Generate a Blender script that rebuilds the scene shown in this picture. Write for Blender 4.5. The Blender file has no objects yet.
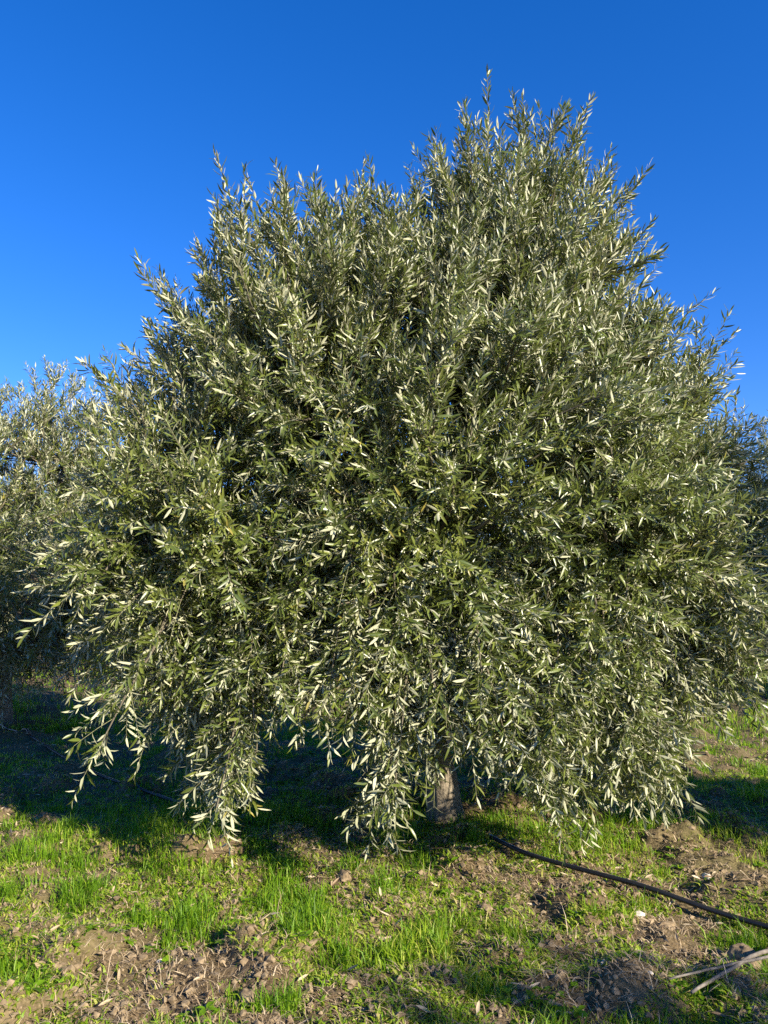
import bpy, math
import numpy as np
R = math.radians
sc = bpy.context.scene
col = sc.collection

# ------------------------------------------------------------------ camera
cam = bpy.data.cameras.new('camera')
cam.sensor_fit = 'VERTICAL'
cam.sensor_height = 36.0
cam.lens = 27.03
cam.clip_end = 3000
cam_o = bpy.data.objects.new('camera', cam)
col.objects.link(cam_o)
cam_o.location = (0, 0, 1.55)
cam_o.rotation_euler = (R(90 + 6.5), 0, 0)
sc.camera = cam_o

# ------------------------------------------------------------------ sky, sun, exposure
SUN_AZ, SUN_EL = 134.0, 26.5          # azimuth clockwise from +Y (view direction)
w = bpy.data.worlds.new('World')
sc.world = w
w.use_nodes = True
nt = w.node_tree
nt.nodes.clear()
sky = nt.nodes.new('ShaderNodeTexSky')
sky.sky_type = 'NISHITA'
sky.sun_disc = False
sky.sun_elevation = R(SUN_EL)
sky.sun_rotation = R(SUN_AZ)
sky.air_density = 1.0
sky.dust_density = 0.0
sky.ozone_density = 4.0
hsv = nt.nodes.new('ShaderNodeHueSaturation')
hsv.inputs['Saturation'].default_value = 1.31
bg = nt.nodes.new('ShaderNodeBackground')
bg.inputs['Strength'].default_value = 0.079
wo = nt.nodes.new('ShaderNodeOutputWorld')
nt.links.new(sky.outputs[0], hsv.inputs['Color'])
tintn = nt.nodes.new('ShaderNodeMix')
tintn.data_type = 'RGBA'
tintn.blend_type = 'MULTIPLY'
tintn.inputs['Factor'].default_value = 1.0
tintn.inputs['B'].default_value = (0.93, 0.88, 1.24, 1)
nt.links.new(hsv.outputs[0], tintn.inputs['A'])
nt.links.new(tintn.outputs['Result'], bg.inputs[0])
nt.links.new(bg.outputs[0], wo.inputs[0])

sun = bpy.data.lights.new('sun', 'SUN')
sun.energy = 5.0
sun.angle = R(0.5)
sun.color = (1.0, 0.90, 0.74)
sun_o = bpy.data.objects.new('sun', sun)
col.objects.link(sun_o)
sun_o.rotation_euler = (R(90 - SUN_EL), 0, R(180 - SUN_AZ))
sun_o.location = (20, -16, 14)

sc.view_settings.view_transform = 'Standard'
sc.view_settings.look = 'None'
sc.view_settings.gamma = 1.0
sc.view_settings.exposure = 1.30
sc.view_settings.use_curve_mapping = False
sc.render.engine = 'CYCLES'
sc.cycles.max_bounces = 6
sc.cycles.diffuse_bounces = 3
sc.cycles.glossy_bounces = 2
sc.cycles.transmission_bounces = 3
sc.cycles.use_denoising = False

# ------------------------------------------------------------------ helpers
rng = np.random.default_rng(7)


def norm(a):
    return a / np.maximum(np.linalg.norm(a, axis=-1, keepdims=True), 1e-9)


_T = np.random.default_rng(3).random((256, 256))


def vnoise(x, y):
    xi = np.floor(x).astype(int)
    yi = np.floor(y).astype(int)
    fx, fy = x - xi, y - yi
    fx = fx * fx * (3 - 2 * fx)
    fy = fy * fy * (3 - 2 * fy)
    a = _T[xi % 256, yi % 256]
    b = _T[(xi + 1) % 256, yi % 256]
    c = _T[xi % 256, (yi + 1) % 256]
    d = _T[(xi + 1) % 256, (yi + 1) % 256]
    return (a * (1 - fx) + b * fx) * (1 - fy) + (c * (1 - fx) + d * fx) * fy


def fbm(x, y, f, octaves=4):
    s, a, t = 0.0, 1.0, 0.0
    for k in range(octaves):
        s = s + a * vnoise(x * f + 17.3 * k, y * f + 9.1 * k)
        t += a
        a *= 0.5
        f *= 2.03
    return s / t


def clod(x, y, f):
    """rounded lumps: 0 in the cracks, 1 on the crowns"""
    X, Y = x * f, y * f
    xi, yi = np.floor(X).astype(int), np.floor(Y).astype(int)
    d = np.full(np.shape(X), 9.0)
    for i in (-1, 0, 1):
        for j in (-1, 0, 1):
            cx, cy = xi + i, yi + j
            px = cx + _T[cx % 256, cy % 256]
            py = cy + _T[(cx + 91) % 256, (cy + 37) % 256]
            rr = 0.55 + 0.75 * _T[(cx + 13) % 256, (cy + 171) % 256]
            d = np.minimum(d, ((X - px) ** 2 + (Y - py) ** 2) / rr ** 2)
    return np.sqrt(np.clip(1 - d, 0, 1))


# bare-earth and lush patches of this ground (x, y, rx, ry, strength)
LUSH = [(0.75, 5.45, .75, .5, .55), (-1.6, 5.2, 1.2, .55, .35), (-1.0, 4.5, .6, .35, .35), (-2.3, 4.6, .8, .35, .3),
        (-0.25, 3.75, .8, .45, .16), (0.2, 4.7, .4, .35, .3), (1.35, 4.75, .35, .25, .4), (2.7, 6.6, 1.2, .5, .25),
        (-0.3, 5.6, .9, .35, .25), (0.55, 3.5, .18, .2, .3), (-0.1, 4.2, .3, .2, .25), (1.1, 5.1, .3, .25, .3),
        (-1.5, 4.15, .5, .25, .25), (-0.85, 3.95, .25, .3, .25), (4.0, 9.3, 2.2, .6, .45), (5.2, 12.4, 2.5, .8, .3)]
BARE = [(-0.55, 4.95, .3, .2, .6), (-0.08, 4.5, .3, .22, .6), (1.3, 4.25, .95, .40, .8), (1.8, 4.4, .5, .3, .4), (1.1, 3.25, .6, .35, .6),
        (-1.1, 3.5, .55, .4, .45), (-0.9, 3.1, .8, .3, .4), (0.65, 4.35, .28, .2, .5), (0.6, 3.95, .3, .12, .4),
        (0.0, 6.6, 1.4, .6, .5), (-2.2, 6.6, 1.6, .35, .35), (1.9, 7.6, 1.1, .3, .4), (1.5, 5.9, .5, .15, .4),
        (2.4, 9.5, 2.5, .3, .4), (3.1, 5.3, .7, .2, .4), (3.0, 12.0, 2.5, .5, .4), (0.25, 3.1, .3, .2, .2)]


def lushness(x, y):
    g = 0.47 + 0.38 * (fbm(x + 40, y + 11, 1.1, 3) - .5) * 2 + 1.45 * (fbm(x + 5, y + 70, 5.2, 3) - .5) * 2
    for cx, cy, rx, ry, s in LUSH:
        g = g + s * np.exp(-((x - cx) / rx) ** 2 - ((y - cy) / ry) ** 2)
    for cx, cy, rx, ry, s in BARE:
        g = g - .62 * s * np.exp(-((x - cx) / rx) ** 2 - ((y - cy) / ry) ** 2)
    return g


def ground_h(x, y):
    x = np.asarray(x, float)
    y = np.asarray(y, float)
    near = np.exp(-np.maximum(np.hypot(x, y - 4) - 6, 0) / 6)
    h = 0.10 * (fbm(x + 100, y + 50, 0.45, 2) - .5) + 0.05 * (fbm(x + 30, y + 90, 1.9, 2) - .5)
    bare = np.clip(1.15 - lushness(x, y) * .8, .5, 1)
    wx = x + .05 * (fbm(x, y, 9, 2) - .5)
    wy = y + .05 * (fbm(x + 31, y + 8, 9, 2) - .5)
    c = .095 * clod(wx, wy, 5) * np.clip((fbm(x + 9, y + 3, 2.0, 2) - .48) * 5, 0, 1) + .034 * clod(wx + 7, wy + 3, 10) * vnoise(x * 5, y * 5) * 1.5 + .022 * clod(wx + 3, wy + 1, 20)
    for fx_, fy_ in ((1.7, 3.62), (1.95, 3.42), (2.25, 3.2), (1.45, 3.9), (1.85, 3.65), (1.6, 3.75)):      # the ground lies flatter along the hose
        c = c * (1 - .8 * np.exp(-((x - fx_) ** 2 + (y - fy_) ** 2) / .05))
    return h + near * bare * c + .030 * near * (fbm(x, y, 12, 3) - .5)


def build(name, verts, loops, starts, totals, mats, parent=None, tint=None, matidx=None, smooth=True):
    me = bpy.data.meshes.new(name)
    me.vertices.add(len(verts))
    me.vertices.foreach_set('co', np.ascontiguousarray(verts, np.float32).ravel())
    me.loops.add(len(loops))
    me.loops.foreach_set('vertex_index', np.ascontiguousarray(loops, np.int32))
    me.polygons.add(len(starts))
    me.polygons.foreach_set('loop_start', np.ascontiguousarray(starts, np.int32))
    me.polygons.foreach_set('loop_total', np.ascontiguousarray(totals, np.int32))
    if matidx is not None:
        me.polygons.foreach_set('material_index', np.ascontiguousarray(matidx, np.int32))
    me.polygons.foreach_set('use_smooth', np.full(len(starts), smooth, dtype=bool))
    if tint is not None:
        a = me.attributes.new('tint', 'FLOAT', 'POINT')
        a.data.foreach_set('value', np.ascontiguousarray(tint, np.float32))
    for m in (mats if isinstance(mats, (list, tuple)) else [mats]):
        me.materials.append(m)
    me.update(calc_edges=True)
    me.validate()
    o = bpy.data.objects.new(name, me)
    col.objects.link(o)
    if parent is not None:
        o.parent = parent
    return o


class Soup:
    """collects templated pieces into one mesh"""

    def __init__(s):
        s.v, s.l, s.t, s.n, s.m, s.a = [], [], [], 0, [], []

    def add(s, verts, faces, tint=None, mat=0):
        """verts (N,k,3); faces: list of index tuples shared by every instance"""
        N, k, _ = verts.shape
        base = s.n + np.arange(N)[:, None] * k
        fl = np.array([i for f in faces for i in f])
        s.v.append(verts.reshape(-1, 3))
        s.l.append((base + fl[None, :]).ravel())
        s.t.append(np.tile(np.array([len(f) for f in faces]), N))
        s.m.append(np.full(N * len(faces), mat))
        s.a.append(np.repeat(np.zeros(N) if tint is None else tint, k))
        s.n += N * k

    def tube(s, pts, rad, sides=6, tint=0.5, mat=0, cap=True, lump=None):
        pts = np.asarray(pts, float)
        n = len(pts)
        T = norm(np.gradient(pts, axis=0))
        ref = np.array([0.3, 0.9, 0.1]) if abs(T[0][2]) > .6 else np.array([0, 0, 1.0])
        U = norm(np.cross(T, ref))
        V = np.cross(T, U)
        a = np.arange(sides) * 2 * math.pi / sides
        r = np.asarray(rad)[:, None] * np.ones((1, sides))
        if lump is not None:
            r = r * lump
        P = pts[:, None, :] + r[..., None] * (np.cos(a)[None, :, None] * U[:, None, :] + np.sin(a)[None, :, None] * V[:, None, :])
        faces = [(i * sides + j, i * sides + (j + 1) % sides, (i + 1) * sides + (j + 1) % sides, (i + 1) * sides + j)
                 for i in range(n - 1) for j in range(sides)]
        if cap:
            faces += [tuple(range((n - 1) * sides, n * sides)), tuple(range(sides - 1, -1, -1))]
        s.add(P.reshape(1, -1, 3), faces, np.array([tint]), mat)

    def build(s, name, mats, parent=None, smooth=True):
        tot = np.concatenate(s.t)
        st = np.concatenate([[0], np.cumsum(tot)[:-1]])
        return build(name, np.concatenate(s.v), np.concatenate(s.l), st, tot, mats, parent,
                     np.concatenate(s.a), np.concatenate(s.m), smooth)


def tag(o, label=None, cat=None, group=None, kind=None):
    for k, v in (('label', label), ('category', cat), ('group', group), ('kind', kind)):
        if v:
            o[k] = v
    return o


# ------------------------------------------------------------------ materials
def mat(name):
    m = bpy.data.materials.new(name)
    m.use_nodes = True
    n = m.node_tree
    n.nodes.clear()
    out = n.nodes.new('ShaderNodeOutputMaterial')
    return m, n, out


def ramp(n, stops, src):
    r = n.nodes.new('ShaderNodeValToRGB')
    e = r.color_ramp.elements
    while len(e) < len(stops):
        e.new(0.5)
    for el, (p, c) in zip(e, stops):
        el.position = p
        el.color = (*c, 1)
    n.links.new(src, r.inputs[0])
    return r.outputs[0]


def attr(n, name='tint'):
    a = n.nodes.new('ShaderNodeAttribute')
    a.attribute_name = name
    return a.outputs['Fac']


def noise(n, scale, detail=4, rough=.6):
    tc = n.nodes.new('ShaderNodeTexCoord')
    t = n.nodes.new('ShaderNodeTexNoise')
    t.inputs['Scale'].default_value = scale
    t.inputs['Detail'].default_value = detail
    t.inputs['Roughness'].default_value = rough
    n.links.new(tc.outputs['Object'], t.inputs['Vector'])
    return t.outputs['Fac']


def mixc(n, fac, a, b, mode='MIX'):
    m = n.nodes.new('ShaderNodeMix')
    m.data_type = 'RGBA'
    m.blend_type = mode
    for s, v in ((m.inputs['Factor'], fac), (m.inputs['A'], a), (m.inputs['B'], b)):
        if hasattr(v, 'links'):
            n.links.new(v, s)
        elif isinstance(v, tuple):
            s.default_value = (*v, 1)
        else:
            s.default_value = v
    return m.outputs['Result']


def principled(n, color, rough=.6, spec=.4, bump=None, dist=.01, bstr=1.0):
    p = n.nodes.new('ShaderNodeBsdfPrincipled')
    if hasattr(color, 'links'):
        n.links.new(color, p.inputs['Base Color'])
    else:
        p.inputs['Base Color'].default_value = (*color, 1)
    p.inputs['Roughness'].default_value = rough
    p.inputs['Specular IOR Level'].default_value = spec
    if bump is not None:
        b = n.nodes.new('ShaderNodeBump')
        b.inputs['Distance'].default_value = dist
        b.inputs['Strength'].default_value = bstr
        n.links.new(bump, b.inputs['Height'])
        n.links.new(b.outputs[0], p.inputs['Normal'])
    return p


def leaf_mat(name, top, under, trans, tfac, rough=.42, spec=.5):
    """two-faced olive blade: dark green glossy upper face, silvery felted under face"""
    m, n, out = mat(name)
    t = attr(n)
    geo = n.nodes.new('ShaderNodeNewGeometry')
    ctop = ramp(n, top, t)
    cund = ramp(n, under, t)
    c = mixc(n, geo.outputs['Backfacing'], ctop, cund)
    p = principled(n, c, rough, spec)
    mr = n.nodes.new('ShaderNodeMapRange')
    mr.inputs['To Min'].default_value = rough
    mr.inputs['To Max'].default_value = .75
    n.links.new(geo.outputs['Backfacing'], mr.inputs['Value'])
    n.links.new(mr.outputs[0], p.inputs['Roughness'])
    tr = n.nodes.new('ShaderNodeBsdfTranslucent')
    tr.inputs[0].default_value = (*trans, 1)
    mx = n.nodes.new('ShaderNodeMixShader')
    mx.inputs[0].default_value = tfac
    n.links.new(p.outputs[0], mx.inputs[1])
    n.links.new(tr.outputs[0], mx.inputs[2])
    n.links.new(mx.outputs[0], out.inputs[0])
    return m


M_LEAF = leaf_mat('olive_leaf',
                  [(0, (.055, .080, .014)), (.5, (.105, .135, .024)), (.95, (.17, .19, .035)), (1, (.28, .24, .05))],
                  [(0, (.27, .28, .17)), (.6, (.42, .42, .26)), (1, (.52, .50, .32))],
                  (.22, .28, .05), .14, rough=.36, spec=.65)

m, n, out = mat('olive_twig')
p = principled(n, ramp(n, [(0, (.10, .085, .06)), (.5, (.16, .14, .09)), (1, (.22, .22, .11))], attr(n)), .8, .2)
n.links.new(p.outputs[0], out.inputs[0])
M_TWIG = m

m, n, out = mat('olive_bark')
nz = noise(n, 14, 6, .65)
nz2 = noise(n, 60, 4, .6)
c = ramp(n, [(.3, (.07, .055, .038)), (.5, (.20, .165, .115)), (.7, (.34, .29, .21))], nz)
c = mixc(n, .5, c, ramp(n, [(.38, (.05, .040, .028)), (.62, (.28, .235, .17))], nz2))
p = principled(n, c, .9, .15, nz2, .012, .8)
n.links.new(p.outputs[0], out.inputs[0])
M_BARK = m

m, n, out = mat('tilled_soil')
nz = noise(n, 5, 6, .65)
nz2 = noise(n, 55, 5, .7)
nz3 = noise(n, 0.7, 4, .6)
c = ramp(n, [(.28, (.055, .038, .020)), (.5, (.125, .088, .048)), (.72, (.235, .172, .10))], nz)
c = mixc(n, .55, c, ramp(n, [(.32, (.045, .030, .016)), (.55, (.16, .115, .063)), (.75, (.36, .275, .165))], nz2))
c = mixc(n, ramp(n, [(.42, (0, 0, 0)), (.7, (.35, .35, .35))], nz3), c, (.20, .20, .07))
p = principled(n, c, .95, .1, nz2, .012, .9)
n.links.new(p.outputs[0], out.inputs[0])
M_SOIL = m


def blade_mat(name, stops, trans, tfac):
    m, n, out = mat(name)
    c = ramp(n, stops, attr(n))
    p = principled(n, c, .5, .3)
    tr = n.nodes.new('ShaderNodeBsdfTranslucent')
    n.links.new(mixc(n, 1.0, c, trans, 'MULTIPLY'), tr.inputs[0])
    mx = n.nodes.new('ShaderNodeMixShader')
    mx.inputs[0].default_value = tfac
    n.links.new(p.outputs[0], mx.inputs[1])
    n.links.new(tr.outputs[0], mx.inputs[2])
    n.links.new(mx.outputs[0], out.inputs[0])
    return m


M_GRASS = blade_mat('grass_blade',
                    [(0, (.07, .15, .008)), (.45, (.15, .28, .010)), (.75, (.27, .35, .025)), (1, (.42, .40, .10))],
                    (1.5, 1.7, .6), .4)
M_STRAW = blade_mat('dry_straw',
                    [(0, (.20, .13, .07)), (.5, (.36, .27, .16)), (1, (.55, .45, .30))], (1, .9, .7), .15)


def stone_mat(name, a, b):
    m, n, out = mat(name)
    nz = noise(n, 30, 5, .6)
    c = ramp(n, [(.3, a), (.7, b)], nz)
    p = principled(n, c, .9, .2, nz, .006, .6)
    n.links.new(p.outputs[0], out.inputs[0])
    return m


M_STONE = stone_mat('pale_stone', (.40, .35, .28), (.66, .61, .53))
M_CLOD = stone_mat('dry_earth', (.10, .07, .038), (.33, .25, .15))
M_DEAD = stone_mat('dead_wood', (.10, .085, .065), (.24, .21, .17))

m, n, out = mat('black_polythene')
p = principled(n, ramp(n, [(.3, (.012, .012, .013)), (.8, (.026, .024, .021))], noise(n, 12, 5, .7)), .42, .5)
n.links.new(p.outputs[0], out.inputs[0])
M_HOSE = m

# ------------------------------------------------------------------ ground
def axis(lo, hi, step, far, growth):
    mid = np.arange(lo, hi + step, step)
    out_ = []
    d, s = 0, step
    while d < far:
        s *= growth
        d += s
        out_.append(d)
    out_ = np.array(out_)
    return np.concatenate([lo - out_[::-1], mid, mid[-1] + out_])


gx = axis(-2.5, 2.5, .016, 500, 1.05)
gy = np.concatenate([axis(2.5, 6.0, .016, 1, 1.05)[:0], axis(2.5, 6.0, .016, 500, 1.045)])
GX, GY = np.meshgrid(gx, gy)
GZ = ground_h(GX, GY)
nx, ny = len(gx), len(gy)
idx = np.arange(nx * ny).reshape(ny, nx)
q = np.stack([idx[:-1, :-1], idx[:-1, 1:], idx[1:, 1:], idx[1:, :-1]], -1).reshape(-1, 4)
ground = build('ground', np.stack([GX, GY, GZ], -1).reshape(-1, 3), q.ravel(), np.arange(len(q)) * 4,
               np.full(len(q), 4), M_SOIL)
tag(ground, 'tilled brown orchard soil with patches of grass', 'ground', kind='structure')

# ------------------------------------------------------------------ olive trees
LEAF_FACES = [(0, 1, 2), (0, 2, 3), (1, 4, 5, 2), (2, 5, 6, 3), (4, 7, 5), (5, 7, 6)]
LEAF_FACES_FEW = [(0, 1, 2), (1, 3, 2)]


def surface_targets(rg, lobes, n_try, spacing, shrink=1.0):
    C_ = np.array([l[0] for l in lobes], float)
    Rr = np.array([l[1] for l in lobes], float)
    area = (Rr[:, 0] * Rr[:, 1] + Rr[:, 1] * Rr[:, 2] + Rr[:, 0] * Rr[:, 2])
    k = rg.choice(len(lobes), n_try, p=area / area.sum())
    d = norm(rg.normal(size=(n_try, 3)))
    P = C_[k] + Rr[k] * d * shrink
    rel = (P[:, None, :] - C_[None]) / Rr[None]
    inside = (np.linalg.norm(rel, axis=2) < .93 * shrink)
    inside[np.arange(n_try), k] = False
    ok = ~inside.any(1) & (P[:, 2] > .35)
    P, N = P[ok], norm(d[ok] / Rr[k][ok])
    keep = []
    for i in range(len(P)):
        if all(((P[i] - P[j]) ** 2).sum() > spacing ** 2 for j in keep[-900:]):
            keep.append(i)
    return P[keep], N[keep]


def bez(a, b, c, t):
    t = t[:, None]
    return a * (1 - t) ** 2 + 2 * b * t * (1 - t) + c * t ** 2


def make_tree(seed, base, lobes, limb_ends, trunk_h, lean, trunk_r, spacing, shoots_per_m, leaf_len,
              extra=(), rich=True, density=1.0, floor=None, inner=1.45, clear=()):
    """returns the root Empty of a tree built at its own place"""
    rg = np.random.default_rng(seed)
    base = np.array(base, float)
    root = bpy.data.objects.new('olive_tree', None)
    col.objects.link(root)
    root.location = base
    # ---- trunk: fluted, leaning, flaring at the root
    ts = Soup()
    zz = np.array([-.12, -.03, .03, .10, .2, .32, .45, .6, .75, .9, 1.0]) * trunk_h
    pts = np.stack([lean[0] * zz + .02 * np.sin(zz * 7), lean[1] * zz + .02 * np.cos(zz * 6), zz], 1)
    prof = np.interp(zz / trunk_h, [-.12, 0, .12, .35, .7, 1.0], [1.75, 1.42, 1.10, .96, .98, 1.15]) * trunk_r
    S = 28
    a = np.arange(S) * 2 * math.pi / S
    lump = 1 + .13 * np.cos(3 * a[None] + 1.9 * zz[:, None]) + .06 * np.cos(5 * a[None] - 2.6 * zz[:, None] + 1) \
        + .03 * np.cos(9 * a[None] + 8 * zz[:, None]) + .02 * rg.normal(size=(len(zz), S))
    ts.tube(pts, prof, S, lump=lump)
    trunk = ts.build('trunk', M_BARK, root)
    top = pts[-1]
    # ---- scaffold limbs
    limb_pts, limb_dir = [], []
    for e in limb_ends:
        e = np.array(e, float) - base
        t = np.linspace(0, 1, 12)
        start = top + np.array([0, 0, -.18])
        ctrl = start * .45 + e * .55 + np.array([(e[0] - start[0]) * .25, (e[1] - start[1]) * .25, -.15])
        lp = bez(start, ctrl, e, t) + .03 * rg.normal(size=(12, 3)) * np.linspace(0, 1, 12)[:, None]
        ls = Soup()
        ls.tube(lp, np.linspace(trunk_r * .62, .018, 12), 9)
        ls.build('limb', M_BARK, trunk)
        limb_pts.append(lp[2:])
        limb_dir.append(norm(np.gradient(lp, axis=0))[2:])
    limb_pts = np.concatenate(limb_pts)
    limb_dir = np.concatenate(limb_dir)
    # ---- branch targets on the crown's uneven outline, plus some inside
    tp, tn = surface_targets(rg, lobes, 9000, spacing)
    ip, iN = surface_targets(rg, lobes, 3000, spacing * inner, .70)
    jp, jN = surface_targets(rg, lobes, 1500, spacing * inner * 1.2, .42)
    tp = np.concatenate([tp, ip, jp]) - base
    tn = np.concatenate([tn, iN, jN])
    jit = 1 + .15 * (rg.random(len(tp)) - .5)
    centre = limb_pts.mean(0)
    tp = tp + (tp - centre) * (jit - 1)[:, None]
    tp[:, 2] = np.maximum(tp[:, 2], .28)
    if floor is not None:
        fl = np.interp(tp[:, 0] + base[0], floor[0], floor[1])
        tp[:, 2] = np.where(tp[:, 2] < fl, fl + .35 * rg.random(len(tp)), tp[:, 2])
    if len(extra):
        ex = np.array(extra, float)
        tp = np.concatenate([tp, ex - base])
        d = (ex - base) - centre
        d[:, 2] = -1.5
        tn = np.concatenate([tn, norm(d)])
    crown = Soup()
    sh_p, sh_d, sh_l, sh_g, sh_t = [], [], [], [], []
    for i in range(len(tp)):
        e, nn = tp[i], tn[i]
        dd = np.linalg.norm(limb_pts - e, axis=1) + .5 * np.maximum(limb_pts[:, 2] - e[2], 0) * 0
        k = np.argsort(dd)[rg.integers(0, 5)]
        s0 = limb_pts[k]
        L0 = np.linalg.norm(e - s0)
        low = np.clip((2.0 - (e[2] + base[2])) / 1.2, 0, 1)
        hi = np.clip(((e[2] + base[2]) - 2.3) / 1.2, 0, 1)
        ctrl = (s0 * .42 + e * .58) + np.array([0, 0, (.62 * low - .22 * hi) * min(L0, 1.3)]) + .10 * rg.normal(size=3)
        t = np.linspace(0, 1, 9)
        bp = bez(s0, ctrl, e, t)
        bp[1:-1] += .02 * rg.normal(size=(7, 3))
        crown.tube(bp, np.linspace(.016, .0035, 9) * (.8 + .4 * rg.random()), 5, rg.random() * .5, 1, cap=False)
        seg = np.linalg.norm(np.diff(bp, axis=0), axis=1).sum()
        zone = min(1.15 + .8 * low, seg * (.8 + .12 * low))
        ns = max(6, int(shoots_per_m * (1 + .3 * hi + .25 * low) * zone * (.75 + .5 * rg.random())))
        u = 1 - rg.random(ns) ** 1.15 * zone / seg
        u[0] = 1.0
        P = bez(s0, ctrl, e, u)
        T = norm(2 * (1 - u)[:, None] * (ctrl - s0) + 2 * u[:, None] * (e - ctrl))
        rnd = rg.normal(size=(ns, 3))
        rnd = norm(rnd - (rnd * T).sum(1, keepdims=True) * T)
        upb = .75 * hi - .42 * low + .12
        D = T * (.75 - .25 * low) + rnd * (.75 + .3 * low) + nn * .45
        D[:, 2] += upb
        D[0] = T[0] + .25 * nn
        D = norm(D)
        ln = (.16 + .26 * rg.random(ns)) * (1 - .20 * hi - .30 * low)
        ln[0] *= 1.15
        ln = np.minimum(ln, .42)
        sh_p.append(P)
        sh_d.append(D)
        sh_l.append(ln)
        sh_g.append(np.full(ns, -.42 * low - .12 * (1 - hi) + .25 * hi) * (.6 + .8 * rg.random(ns)))
        sh_t.append(np.full(ns, rg.normal() * .14))
    P, D, Ls, G, Tt = (np.concatenate(x) for x in (sh_p, sh_d, sh_l, sh_g, sh_t))
    # gaps in the low foliage through which the sun reaches the foot of the trunk
    sd_ = np.array([math.sin(R(SUN_AZ)) * math.cos(R(SUN_EL)), math.cos(R(SUN_AZ)) * math.cos(R(SUN_EL)), math.sin(R(SUN_EL))])
    keep = np.ones(len(P), bool)
    for c_ in clear:
        for f_ in (0, .5, 1):
            q_ = P + D * (Ls * f_)[:, None] + base - np.array(c_[:3])
            h_ = q_ @ sd_
            off = np.linalg.norm(q_ - h_[:, None] * sd_, axis=1)
            keep &= ~((off < c_[3]) & (h_ > 0) & (h_ < 2.6))
    P, D, Ls, G, Tt = P[keep], D[keep], Ls[keep], G[keep], Tt[keep]
    nS = len(P)
    zv = np.array([0, 0, 1.0])
    # twigs, three-sided
    t = np.array([0, .35, .7, 1.0])
    q = P[:, None] + D[:, None] * (t[None, :, None] * Ls[:, None, None]) + zv * (G[:, None, None] * (t[None, :, None] * Ls[:, None, None]) ** 2)
    side = norm(np.cross(D, rg.normal(size=(nS, 3))))
    side2 = np.cross(D, side)
    rr = np.array([.0022, .0019, .0015, .0010])
    ring = []
    for c_ in range(3):
        an = c_ * 2 * math.pi / 3
        ring.append(q + (math.cos(an) * side + math.sin(an) * side2)[:, None] * rr[None, :, None])
    tw = np.stack(ring, 2).reshape(nS, 12, 3)
    crown.add(tw, [(r * 3 + c_, r * 3 + (c_ + 1) % 3, r * 3 + 3 + (c_ + 1) % 3, r * 3 + 3 + c_) for r in range(3) for c_ in range(3)],
              .6 + .4 * rg.random(nS), 1)
    # leaves in opposite pairs, each pair turned against the last
    K = 30
    pitch = .019 * (leaf_len / .075) / density
    pos = (np.arange(K)[None, :] + .5) * pitch + .01
    ok = pos < Ls[:, None] + .004
    ok &= (rg.random(nS) > .035)[:, None]
    ok &= pos > (Ls * .45 * (rg.random(nS) < .15))[:, None]
    si, ki = np.nonzero(ok)
    s_ = pos[0, ki]
    B = P[si] + D[si] * s_[:, None] + zv * (G[si] * s_ ** 2)[:, None]
    T = norm(D[si] + zv * (2 * G[si] * s_)[:, None])
    rot0 = rg.random(nS) * math.pi
    allv, allt = [], []
    for sgn in (0, 1):
        sel = rg.random(len(si)) > .07
        b, tt, s1, k1 = B[sel], T[sel], si[sel], ki[sel]
        m_ = len(b)
        an = rot0[s1] + k1 * (math.pi / 2) + sgn * math.pi + rg.normal(size=m_) * .35
        u1 = side[s1]
        u1 = norm(u1 - (u1 * tt).sum(1, keepdims=True) * tt)
        u2 = np.cross(tt, u1)
        perp = np.cos(an)[:, None] * u1 + np.sin(an)[:, None] * u2
        tipf = np.clip((Ls[s1] - s_[sel]) / .06, 0, 1)
        th = (.50 + .32 * tipf) + rg.normal(size=m_) * .18
        d = tt * np.cos(th)[:, None] + perp * np.sin(th)[:, None]
        d = norm(d + rg.normal(size=(m_, 3)) * .10)
        nrm = tt * np.sin(th)[:, None] - perp * np.cos(th)[:, None] + zv * .25 + rg.normal(size=(m_, 3)) * .46
        flip = rg.random(m_) < .18 + .42 * np.clip((b[:, 2] + base[2] - 2.2) / 1.5, 0, 1)
        nrm = np.where(flip[:, None], -nrm, nrm)
        nrm = norm(nrm - (nrm * d).sum(1, keepdims=True) * d)
        sd = np.cross(d, nrm)
        L = leaf_len * (.48 + .78 * rg.random(m_)) * (.76 + .24 * tipf)
        W = L * (.078 + .030 * rg.random(m_))
        cv = rg.normal(size=m_) * .08 - .07
        f = .30

        def pt(tv, wv, lift=0.0):
            return b + d * (L * tv)[:, None] + nrm * (L * cv * tv * tv * 2 + W * lift)[:, None] + sd * (W * wv)[:, None]
        if rich:
            V = np.stack([pt(.0, 0), pt(.32, .92, f), pt(.32, 0), pt(.32, -.92, f), pt(.70, .78, f), pt(.70, 0), pt(.70, -.78, f), pt(1.0, 0)], 1)
        else:
            V = np.stack([pt(.0, 0), pt(.45, 1.0, .1), pt(.45, -1.0, .1), pt(1.0, 0)], 1)
        allv.append(V)
        allt.append(np.clip(.42 + Tt[s1] + rg.normal(size=m_) * .16 + .25 * (1 - tipf), 0, 1))
    V = np.concatenate(allv)
    crown.add(V, LEAF_FACES if rich else LEAF_FACES_FEW, np.concatenate(allt), 0)
    print('tree', seed, 'branches', len(tp), 'shoots', nS, 'leaves', len(V))
    crown.build('crown', [M_LEAF, M_TWIG], root, smooth=rich)
    return root


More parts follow.
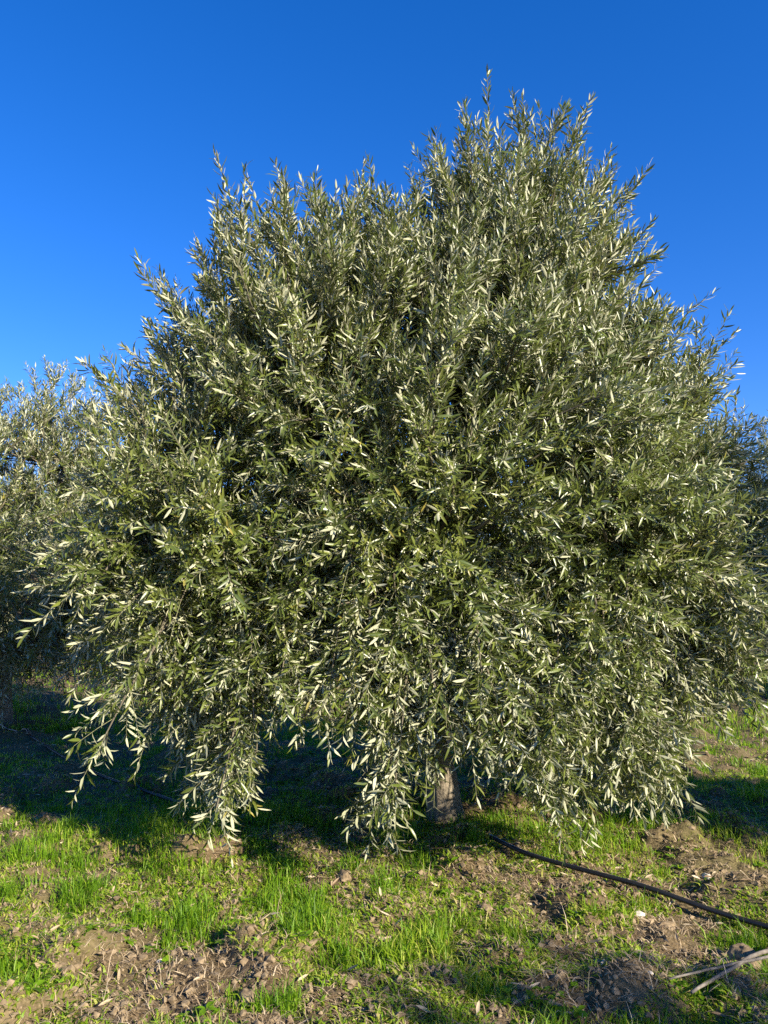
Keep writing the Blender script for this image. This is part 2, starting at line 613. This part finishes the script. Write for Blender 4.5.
MAIN_LOBES = [((.35, 5.45, 2.40), (1.65, 1.45, 1.50)), ((.90, 5.45, 3.74), (.88, .9, 1.04)),
              ((-.46, 5.25, 3.05), (1.04, 1.0, 1.05)), ((-1.10, 5.0, 1.80), (.80, .95, 1.05)),
              ((1.40, 5.35, 1.75), (.85, 1.1, 1.05)), ((1.55, 5.6, 2.82), (.74, .8, .92)),
              ((2.15, 6.1, 2.10), (.75, .9, .95)), ((.1, 4.9, 1.6), (1.05, .8, .85)), ((.2, 5.35, 3.5), (.8, .8, .85)), ((-.95, 5.2, 2.45), (.85, .9, .95))]
MAIN_LIMBS = [(-1.2, 5.0, 2.0), (-.5, 5.2, 3.0), (.8, 5.5, 3.8), (1.5, 5.7, 2.8), (1.5, 5.0, 1.9), (.2, 4.7, 2.2), (2.1, 6.2, 2.2), (.4, 6.4, 2.4)]
WEEPERS = [(-.85, 4.05, .50), (-.80, 4.15, .66), (-.05, 4.2, .46), (.02, 4.25, .6), (1.0, 4.6, .52), (.93, 4.7, .68),
           (-1.42, 4.0, .85), (1.75, 4.95, .78)]
sk = np.random.default_rng(5)
while len(WEEPERS) < 165:                       # the joined curtain of low twigs round the front
    a_ = sk.uniform(-2.5, .5)
    rr_ = sk.uniform(.8, 1.0)
    px_, py_, pz_ = .3 + 2.15 * rr_ * math.cos(a_), 5.35 + 1.35 * rr_ * math.sin(a_), sk.uniform(.55, 1.25)
    if (-.66 < px_ < -.2 and pz_ < .98) or (.15 < px_ < .7 and pz_ < .78) or (.7 <= px_ < 1.7 and pz_ < .56) or (px_ < -1.1 and pz_ < .85) or (px_ > 1.6 and pz_ < 1.0):
        continue
    WEEPERS.append((px_, py_, pz_))
while len(WEEPERS) < 200:                      # sweeping low twigs on the right
    px_, py_, pz_ = sk.uniform(.75, 2.1), sk.uniform(4.35, 5.3), sk.uniform(.55, 1.0)
    WEEPERS.append((px_, py_, pz_ + .55 * max(px_ - 1.15, 0)))
MAIN_FLOOR = ([-2.2, -1.9, -1.4, -1.0, -.8, -.55, -.3, -.1, .1, .3, .5, .75, 1.0, 1.5, 2.1, 2.8],
              [1.25, 1.15, .95, .85, .85, 1.35, 1.3, .85, .85, 1.05, 1.2, 1.0, .85, .9, 1.1, 1.3])
main_tree = make_tree(11, (.44, 5.62, 0), MAIN_LOBES, MAIN_LIMBS, .95, (-.16, .05), .098, .215, 27, .079, WEEPERS,
                      floor=MAIN_FLOOR, inner=1.08,
                      clear=[(.42, 5.5, .30, .12)])
tag(main_tree, 'large olive tree in full view, its trunk foot sunlit beside bright grass', 'tree', 'olive trees of the orchard')

NB_LOBES = [((0, 0, 2.3), (1.9, 1.9, 1.7)), ((.5, .3, 3.3), (1.2, 1.2, 1.25)), ((-.6, -.3, 3.1), (1.2, 1.2, 1.3)),
            ((-.9, .7, 1.8), (1.1, 1.2, 1.2)), ((1.1, -.5, 1.8), (1.1, 1.2, 1.2)), ((.2, -.9, 1.5), (1.4, 1.0, 1.0)), ((.2, 1.0, 1.5), (1.4, 1.0, 1.0))]
NB_LIMBS = [(-1.2, .2, 2.0), (-.5, -.6, 3.2), (.6, .3, 3.5), (1.2, -.4, 2.2), (.2, 1.2, 2.2), (.1, -1.2, 2.2)]
left_tree = make_tree(23, (0, 0, 0), NB_LOBES, NB_LIMBS, 1.0, (.03, .02), .15, .31, 19, .090, rich=False, density=.95)


def copy_tree(o, parent=None):
    c = o.copy()
    col.objects.link(c)
    if parent is not None:
        c.parent = parent
    for ch in list(o.children):
        copy_tree(ch, c)
    return c


ORCHARD = [(-4.75, 9.6, 0, .96, 'olive tree with a dark shaded trunk behind the left of the big tree'),
           (7.3, 11.8, 2.1, .97, 'olive tree whose crown just shows past the right side of the big tree'),
           (-1.6, 19.0, 4.0, 1.0, 'far olive tree in shade, glimpsed through the gap under the big crown'),
           (4.6, 24.0, 1.2, 1.0, 'distant olive tree directly behind the middle of the big tree'),
           (12.6, 25.0, 5.1, 1.05, 'distant olive tree beyond the grassy strip at the right edge'),
           (-8.5, 19.5, 3.0, 1.05, 'distant olive tree behind the shaded one at the left edge'),
           (4.7, 3.65, .7, (.46, .46, .93), 'olive tree beyond the right edge that shades the right side of the big crown'),
           (7.6, -3.25, 2.7, 1.0, 'olive tree behind the viewer whose shade falls on the lower right corner')]
for i, (x, y, rz, s, lab) in enumerate(ORCHARD):
    o = left_tree if i == 0 else copy_tree(left_tree)
    o.location = (x, y, 0)
    o.rotation_euler = (0, 0, rz)
    o.scale = s if isinstance(s, tuple) else (s, s, s)
    tag(o, lab, 'tree', 'olive trees of the orchard')

# ------------------------------------------------------------------ grass
def blades(name, X, Y, H, W, T, lean, material, bend=1.0, kind_label='', cat='grass', lift=0.0, rg=rng, flat=False):
    N = len(X)
    Z = ground_h(X, Y) - .004 + lift
    a = rg.random(N) * 2 * math.pi
    d = np.stack([np.cos(a), np.sin(a), np.zeros(N)], 1)
    s = np.stack([-np.sin(a), np.cos(a), np.zeros(N)], 1)
    tw = rg.normal(size=N) * .6
    s = norm(s * np.cos(tw)[:, None] + d * np.sin(tw)[:, None])
    b = np.stack([X, Y, Z], 1)
    up = np.array([0, 0, 1.0])
    le = lean
    mid = b + up * (H * .55)[:, None] + d * (H * le * .30)[:, None]
    tip = b + up * (H * (1 - .25 * np.minimum(le, 2)))[:, None] + d * (H * le)[:, None]
    V = np.stack([b - s * W[:, None] * .5, b + s * W[:, None] * .5, mid + s * W[:, None] * .42, mid - s * W[:, None] * .42, tip], 1)
    so = Soup()
    so.add(V, [(0, 1, 2, 3), (3, 2, 4)], np.clip(T, 0, 1))
    o = so.build(name, material)
    tag(o, kind_label, cat, kind='stuff')
    return o


def scatter(n, ymin, ymax, margin=.6, power=0.0, rg=rng):
    """points over the wedge of ground in front, denser near where power > 0"""
    u = rg.random(n)
    y = ymin * (ymax / ymin) ** u if power else ymin + (ymax - ymin) * u
    x = (rg.random(n) * 2 - 1) * (y * .54 + margin)
    return x, y


gxs, gys, ghs, gws, gts, gls = [], [], [], [], [], []


def add_grass(n, ymin, ymax, h0, h1, w, thr, soft, tbase, lean0, clump=None):
    x, y = scatter(n, ymin, ymax, power=1)
    if clump:
        k = n // clump
        cx, cy = x[:k], y[:k]
        j = rng.integers(0, k, n)
        x = cx[j] + rng.normal(size=n) * .026 * np.sqrt(cy[j] / 4)
        y = cy[j] + rng.normal(size=n) * .026 * np.sqrt(cy[j] / 4)
    g = lushness(x, y)
    p = np.clip((g - thr) / soft, 0, 1)
    k = rng.random(n) < p
    x, y, g = x[k], y[k], g[k]
    m_ = len(x)
    hh = (h0 + (h1 - h0) * rng.random(m_) ** 1.4) * (.55 + .65 * np.clip(g, 0, 1.1))
    gxs.append(x)
    gys.append(y)
    ghs.append(hh)
    gws.append(w * (.6 + .8 * rng.random(m_)) * np.maximum(1, (y / 5) ** .8))
    gts.append(tbase - .25 * (np.clip(g, 0, 1.2) - .5) + rng.normal(size=m_) * .22 + .5 * (fbm(x + 3, y + 80, .9, 2) - .5))
    gls.append(np.abs(lean0 + rng.normal(size=m_) * .35))


add_grass(170000, 2.6, 9.5, .03, .105, .0050, .52, .75, .56, .55, clump=7)
add_grass(130000, 2.6, 9.5, .012, .05, .005, -.05, 1.1, .74, .8)
add_grass(80000, 9.0, 40.0, .06, .13, .006, .25, .4, .56, .5, clump=8)
blades('grass', np.concatenate(gxs), np.concatenate(gys), np.concatenate(ghs), np.concatenate(gws), np.concatenate(gts),
       np.concatenate(gls), M_GRASS, kind_label='fresh bright green grass in tufts over the soil', cat='grass')

# low broad seedlings: short, wide blades lying open
x, y = scatter(150000, 2.6, 8.0, power=1)
g = lushness(x, y)
k = (rng.random(len(x)) < np.clip(.95 - np.abs(g - .40) * 1.1, .08, 1)) & (fbm(x + 8, y + 2, 1.6, 2) > .36)
x, y = x[k], y[k]
m_ = len(x)
blades('seedling_undergrowth', x, y, .014 + .028 * rng.random(m_), .005 + .007 * rng.random(m_), .66 + .2 * rng.normal(size=m_),
       .8 + .6 * rng.random(m_), M_GRASS, kind_label='tiny yellowish seedlings sprouting over the bare soil', cat='seedlings')

# dry straw and fallen leaves lying on the ground
x, y = scatter(38000, 2.6, 9.0, power=1)
g = lushness(x, y)
k = rng.random(len(x)) < np.clip(.95 - g * .9, .12, .9)
x, y = x[k], y[k]
for cx, cy, r_, n_ in ((-.55, 4.95, .17, 420), (-.08, 4.5, .16, 380), (.68, 4.4, .2, 420), (1.45, 3.3, .16, 200)):
    x = np.concatenate([x, cx + rng.normal(size=n_) * r_])
    y = np.concatenate([y, cy + rng.normal(size=n_) * r_ * .7])
m_ = len(x)
blades('straw_litter', x, y, .018 + .025 * rng.random(m_), .002 + .0035 * rng.random(m_), .5 + .25 * rng.normal(size=m_),
       1.6 + 1.6 * rng.random(m_), M_STRAW, kind_label='dry straw and fallen leaves strewn over the soil', cat='litter', lift=.004)

# fallen olive leaves, dry and curled
x, y = scatter(5200, 2.6, 9.5, power=1)
k = rng.random(len(x)) < np.clip(.25 + .9 * np.exp(-((x - .3) / 2.2) ** 2 - ((y - 5.2) / 1.3) ** 2), 0, 1)
x, y = x[k], y[k]
m_ = len(x)
b = np.stack([x, y, ground_h(x, y) + .004 + .012 * rng.random(m_)], 1)
a_ = rng.random(m_) * 6.28
d = norm(np.stack([np.cos(a_), np.sin(a_), rng.normal(size=m_) * .25], 1))
nn_ = norm(np.array([0, 0, 1.0]) + rng.normal(size=(m_, 3)) * .45)
nn_ = norm(nn_ - (nn_ * d).sum(1, keepdims=True) * d)
sd = np.cross(d, nn_)
L = .04 + .03 * rng.random(m_)
W = L * .11
cv = rng.normal(size=m_) * .16


def lp(tv, wv, li=0.0):
    return b + d * (L * tv)[:, None] + nn_ * (L * cv * tv * tv + W * li)[:, None] + sd * (W * wv)[:, None]


so = Soup()
so.add(np.stack([lp(0, 0), lp(.32, .92, .5), lp(.32, 0), lp(.32, -.92, .5), lp(.7, .78, .5), lp(.7, 0), lp(.7, -.78, .5), lp(1, 0)], 1),
       LEAF_FACES, np.clip(.55 + .3 * rng.normal(size=m_), 0, 1))
tag(so.build('fallen_leaves', M_STRAW), 'dry fallen olive leaves lying on the soil', 'fallen leaves', kind='stuff')

# broad-leaved weeds: flat rosettes of small oval leaves
x, y = scatter(2600, 2.6, 9.0, power=1)
g = lushness(x, y)
k = (g > .15) & (g < 1.1) & (fbm(x + 60, y + 21, 1.3, 2) > .46)
x, y = x[k], y[k]
n6 = 7
cx_, cy_ = np.repeat(x, n6), np.repeat(y, n6)
m_ = len(cx_)
a_ = np.tile(np.arange(n6) * 2 * math.pi / n6, len(x)) + rng.normal(size=m_) * .35
b = np.stack([cx_, cy_, ground_h(cx_, cy_) + .008], 1)
d = norm(np.stack([np.cos(a_), np.sin(a_), .25 + .5 * rng.random(m_)], 1))
nn_ = norm(np.array([0, 0, 1.0]) + rng.normal(size=(m_, 3)) * .25)
nn_ = norm(nn_ - (nn_ * d).sum(1, keepdims=True) * d)
sd = np.cross(d, nn_)
L = np.repeat(.018 + .03 * rng.random(len(x)), n6) * (.7 + .5 * rng.random(m_))
W = L * .24
cv = -.35 + rng.normal(size=m_) * .12
so = Soup()
so.add(np.stack([lp(0, 0), lp(.32, .80, .3), lp(.32, 0), lp(.32, -.80, .3), lp(.7, 1.0, .3), lp(.7, 0), lp(.7, -1.0, .3), lp(1, 0)], 1),
       LEAF_FACES, np.clip(.35 + .2 * rng.normal(size=m_), 0, 1))
tag(so.build('weeds', M_GRASS), 'small broad-leaved weeds spread flat among the grass', 'weeds', kind='stuff')

# tall thin dry stalks standing among the grass
x, y = scatter(700, 2.7, 8.0, power=1)
m_ = len(x)
blades('dry_stalk_litter', x, y, .05 + .10 * rng.random(m_) ** 2, .0022 + .001 * rng.random(m_), .6 + .2 * rng.normal(size=m_),
       .3 + .5 * rng.random(m_), M_STRAW, kind_label='thin dry stalks standing up out of the grass', cat='stalks')

# loose crumbs of earth
import bmesh
bm = bmesh.new()
bmesh.ops.create_icosphere(bm, subdivisions=1, radius=1)
ICO = np.array([v.co[:] for v in bm.verts])
ICOF = [tuple(v.index for v in f.verts) for f in bm.faces]
bm.free()
bm = bmesh.new()
bmesh.ops.create_icosphere(bm, subdivisions=4, radius=1)
ICO3 = np.array([v.co[:] for v in bm.verts])
ICO3F = [tuple(v.index for v in f.verts) for f in bm.faces]
bm.free()
x, y = scatter(30000, 2.6, 8.5, power=1)
g = lushness(x, y)
k = rng.random(len(x)) < np.clip(1.15 - g * 1.1, .12, 1)
x, y = x[k], y[k]
m_ = len(x)
r_ = .0025 + .017 * rng.random(m_) ** 5
V = ICO[None] * (1 + .40 * rng.normal(size=(m_, 12, 1)).clip(-1.5, 1.8)) * r_[:, None, None] * (1, 1, .75)
V = V + np.stack([x, y, ground_h(x, y) + r_ * .3], 1)[:, None, :]
so = Soup()
so.add(V, ICOF)
tag(so.build('soil_debris', M_CLOD, smooth=False), 'loose crumbs of dry brown earth on the soil', 'earth crumbs', kind='stuff')


# ------------------------------------------------------------------ stones and big clods
def lump_mesh(name, x, y, size, squash, material, seed, sub=True, rough=.16):
    rg = np.random.default_rng(seed)
    v = ICO3.copy()
    for k_ in range(7):
        d = norm(rg.normal(size=3))
        v = v * (1 + rough * np.sin(v @ d * (2.0 + 1.3 * k_) + rg.random() * 6)[:, None] * (.9 ** k_))
    for k_ in range(9):
        d = norm(rg.normal(size=3))
        lim = .72 + .2 * rg.random()
        proj = v @ d
        v = v - np.maximum(proj - lim, 0)[:, None] * d * .9
    f0 = 7.0
    for k_ in range(16 if rough > .1 else 5):
        d = rg.normal(size=3) * f0
        v = v * (1 + (rough * .13) * np.sin(v @ d + rg.random() * 6)[:, None])
        f0 *= 1.06
    v = v * np.array(squash) * size
    so = Soup()
    so.add(v[None], ICO3F)
    o = so.build(name, material)
    o.location = (x, y, float(ground_h(x, y)) + size * squash[2] * .25)
    o.rotation_euler = (0, 0, rg.random() * 6)
    return o


STONES = [(1.23, 3.89, .035, 'whitish stone in the bare patch below the black hose'),
          (1.74, 4.34, .038, 'pale stone on the soil just above the black hose'),
          (1.34, 5.2, .034, 'cream stone in the grass right of the trunk'),
          (4.05, 10.3, .085, 'pale stone at the edge of the far shaded grass, under the right crown'),
          (4.75, 9.7, .075, 'pale flat stone near the right edge, in far grass'),
          (1.02, 3.12, .016, 'tiny white pebble in the shaded soil beside the grey pruned sticks'),
          (-.95, 3.45, .02, 'small white stone on the crumbly soil, lower left'),
          (.62, 5.0, .03, 'buff stone beside the buried end of the hose')]
for i, (x, y, s, lab) in enumerate(STONES):
    tag(lump_mesh('stone', x, y, s * .72, (1, .8, .7), M_STONE, 50 + i, rough=.07), lab, 'stone', 'loose stones')
CLODS = [(1.53, 3.42, .11, 'large dark earth clod by the dry stems, at the right edge'),
         (.50, 3.98, .06, 'tawny earth clod topped by sun in the middle of the grass'),
         (.44, 4.2, .05, 'smaller tawny clod just behind another one in the grass'),
         (-.22, 4.45, .07, 'rounded earth clod beside the tips of the hanging branch'),
         (1.32, 3.78, .05, 'reddish earth clod below the whitish stone'),
         (-.52, 3.12, .06, 'broad clod of dry earth at the bottom edge'),
         (.9, 4.75, .05, 'earth clod against the bright grass behind the hose')]
for i, (x, y, s, lab) in enumerate(CLODS):
    tag(lump_mesh('earth_clod', x, y, s * .74, (1.2, .8, .62), M_CLOD, 180 + i, rough=.105), lab, 'clod', 'large earth clods')


# ------------------------------------------------------------------ drip hose, pruned sticks
def hose(name, P, r, label, lift=.018):
    P = np.array(P, float)
    t = np.linspace(0, len(P) - 1, 60)
    k = np.arange(len(P))
    xs, ys = np.interp(t, k, P[:, 0]), np.interp(t, k, P[:, 1])
    ker = np.ones(9) / 9
    ker2 = np.hanning(27)[1:-1]
    ker2 = ker2 / ker2.sum()
    zs = ground_h(xs, ys)
    zs = np.convolve(np.pad(zs, 12, mode='edge'), ker2, 'valid') + lift
    xs = np.convolve(np.pad(xs, 4, mode='reflect', reflect_type='odd'), ker, 'valid')
    ys = np.convolve(np.pad(ys, 4, mode='reflect', reflect_type='odd'), ker, 'valid')
    so = Soup()
    zs = np.maximum(zs, ground_h(xs, ys) + r * .7)
    so.tube(np.stack([xs, ys, zs], 1), np.full(60, r), 10)
    return tag(so.build(name, M_HOSE), label, 'hose', 'drip irrigation hoses')


hose('drip_hose', [(.66, 5.03), (.85, 4.70), (1.12, 4.37), (1.36, 4.13), (1.57, 3.92), (1.76, 3.72), (2.5, 2.95)], .0125,
     'black drip hose running over bare soil to the right edge', .042)
hose('drip_hose', [(-5.2, 9.9), (-4.0, 8.7), (-3.1, 7.6), (-2.2, 6.5), (-1.4, 5.9)], .012,
     'dark drip hose lying in the deep shade under the crowns at left', .02)


def stick(P, r0, r1, label, forks=()):
    P = np.array(P, float)
    so = Soup()

    def one(Q, a, b):
        t = np.linspace(0, len(Q) - 1, 14)
        q = np.stack([np.interp(t, np.arange(len(Q)), Q[:, i]) for i in range(3)], 1)
        q += np.random.default_rng(len(so.v)).normal(size=q.shape) * .0018
        q[:, 2] += ground_h(q[:, 0], q[:, 1]).mean()
        so.tube(q, np.linspace(a, b, 14), 7)
    one(P, r0, r1)
    for f in forks:
        one(np.array(f, float), r1 * 1.3, r1 * .5)
    return tag(so.build('dry_branch', M_DEAD), label, 'branch', 'pruned dry branches')


stick([(1.75, 3.24, .085), (1.42, 3.15, .07), (1.24, 3.10, .06), (1.06, 3.05, .045)], .0065, .004, 'thin grey pruned branch with a pale cut end, lower right corner')
stick([(1.9, 3.36, .11), (1.46, 3.20, .095), (1.30, 3.09, .08), (1.12, 2.99, .05)], .0095, .006, 'thicker grey pruned branch crossing over the thin one')
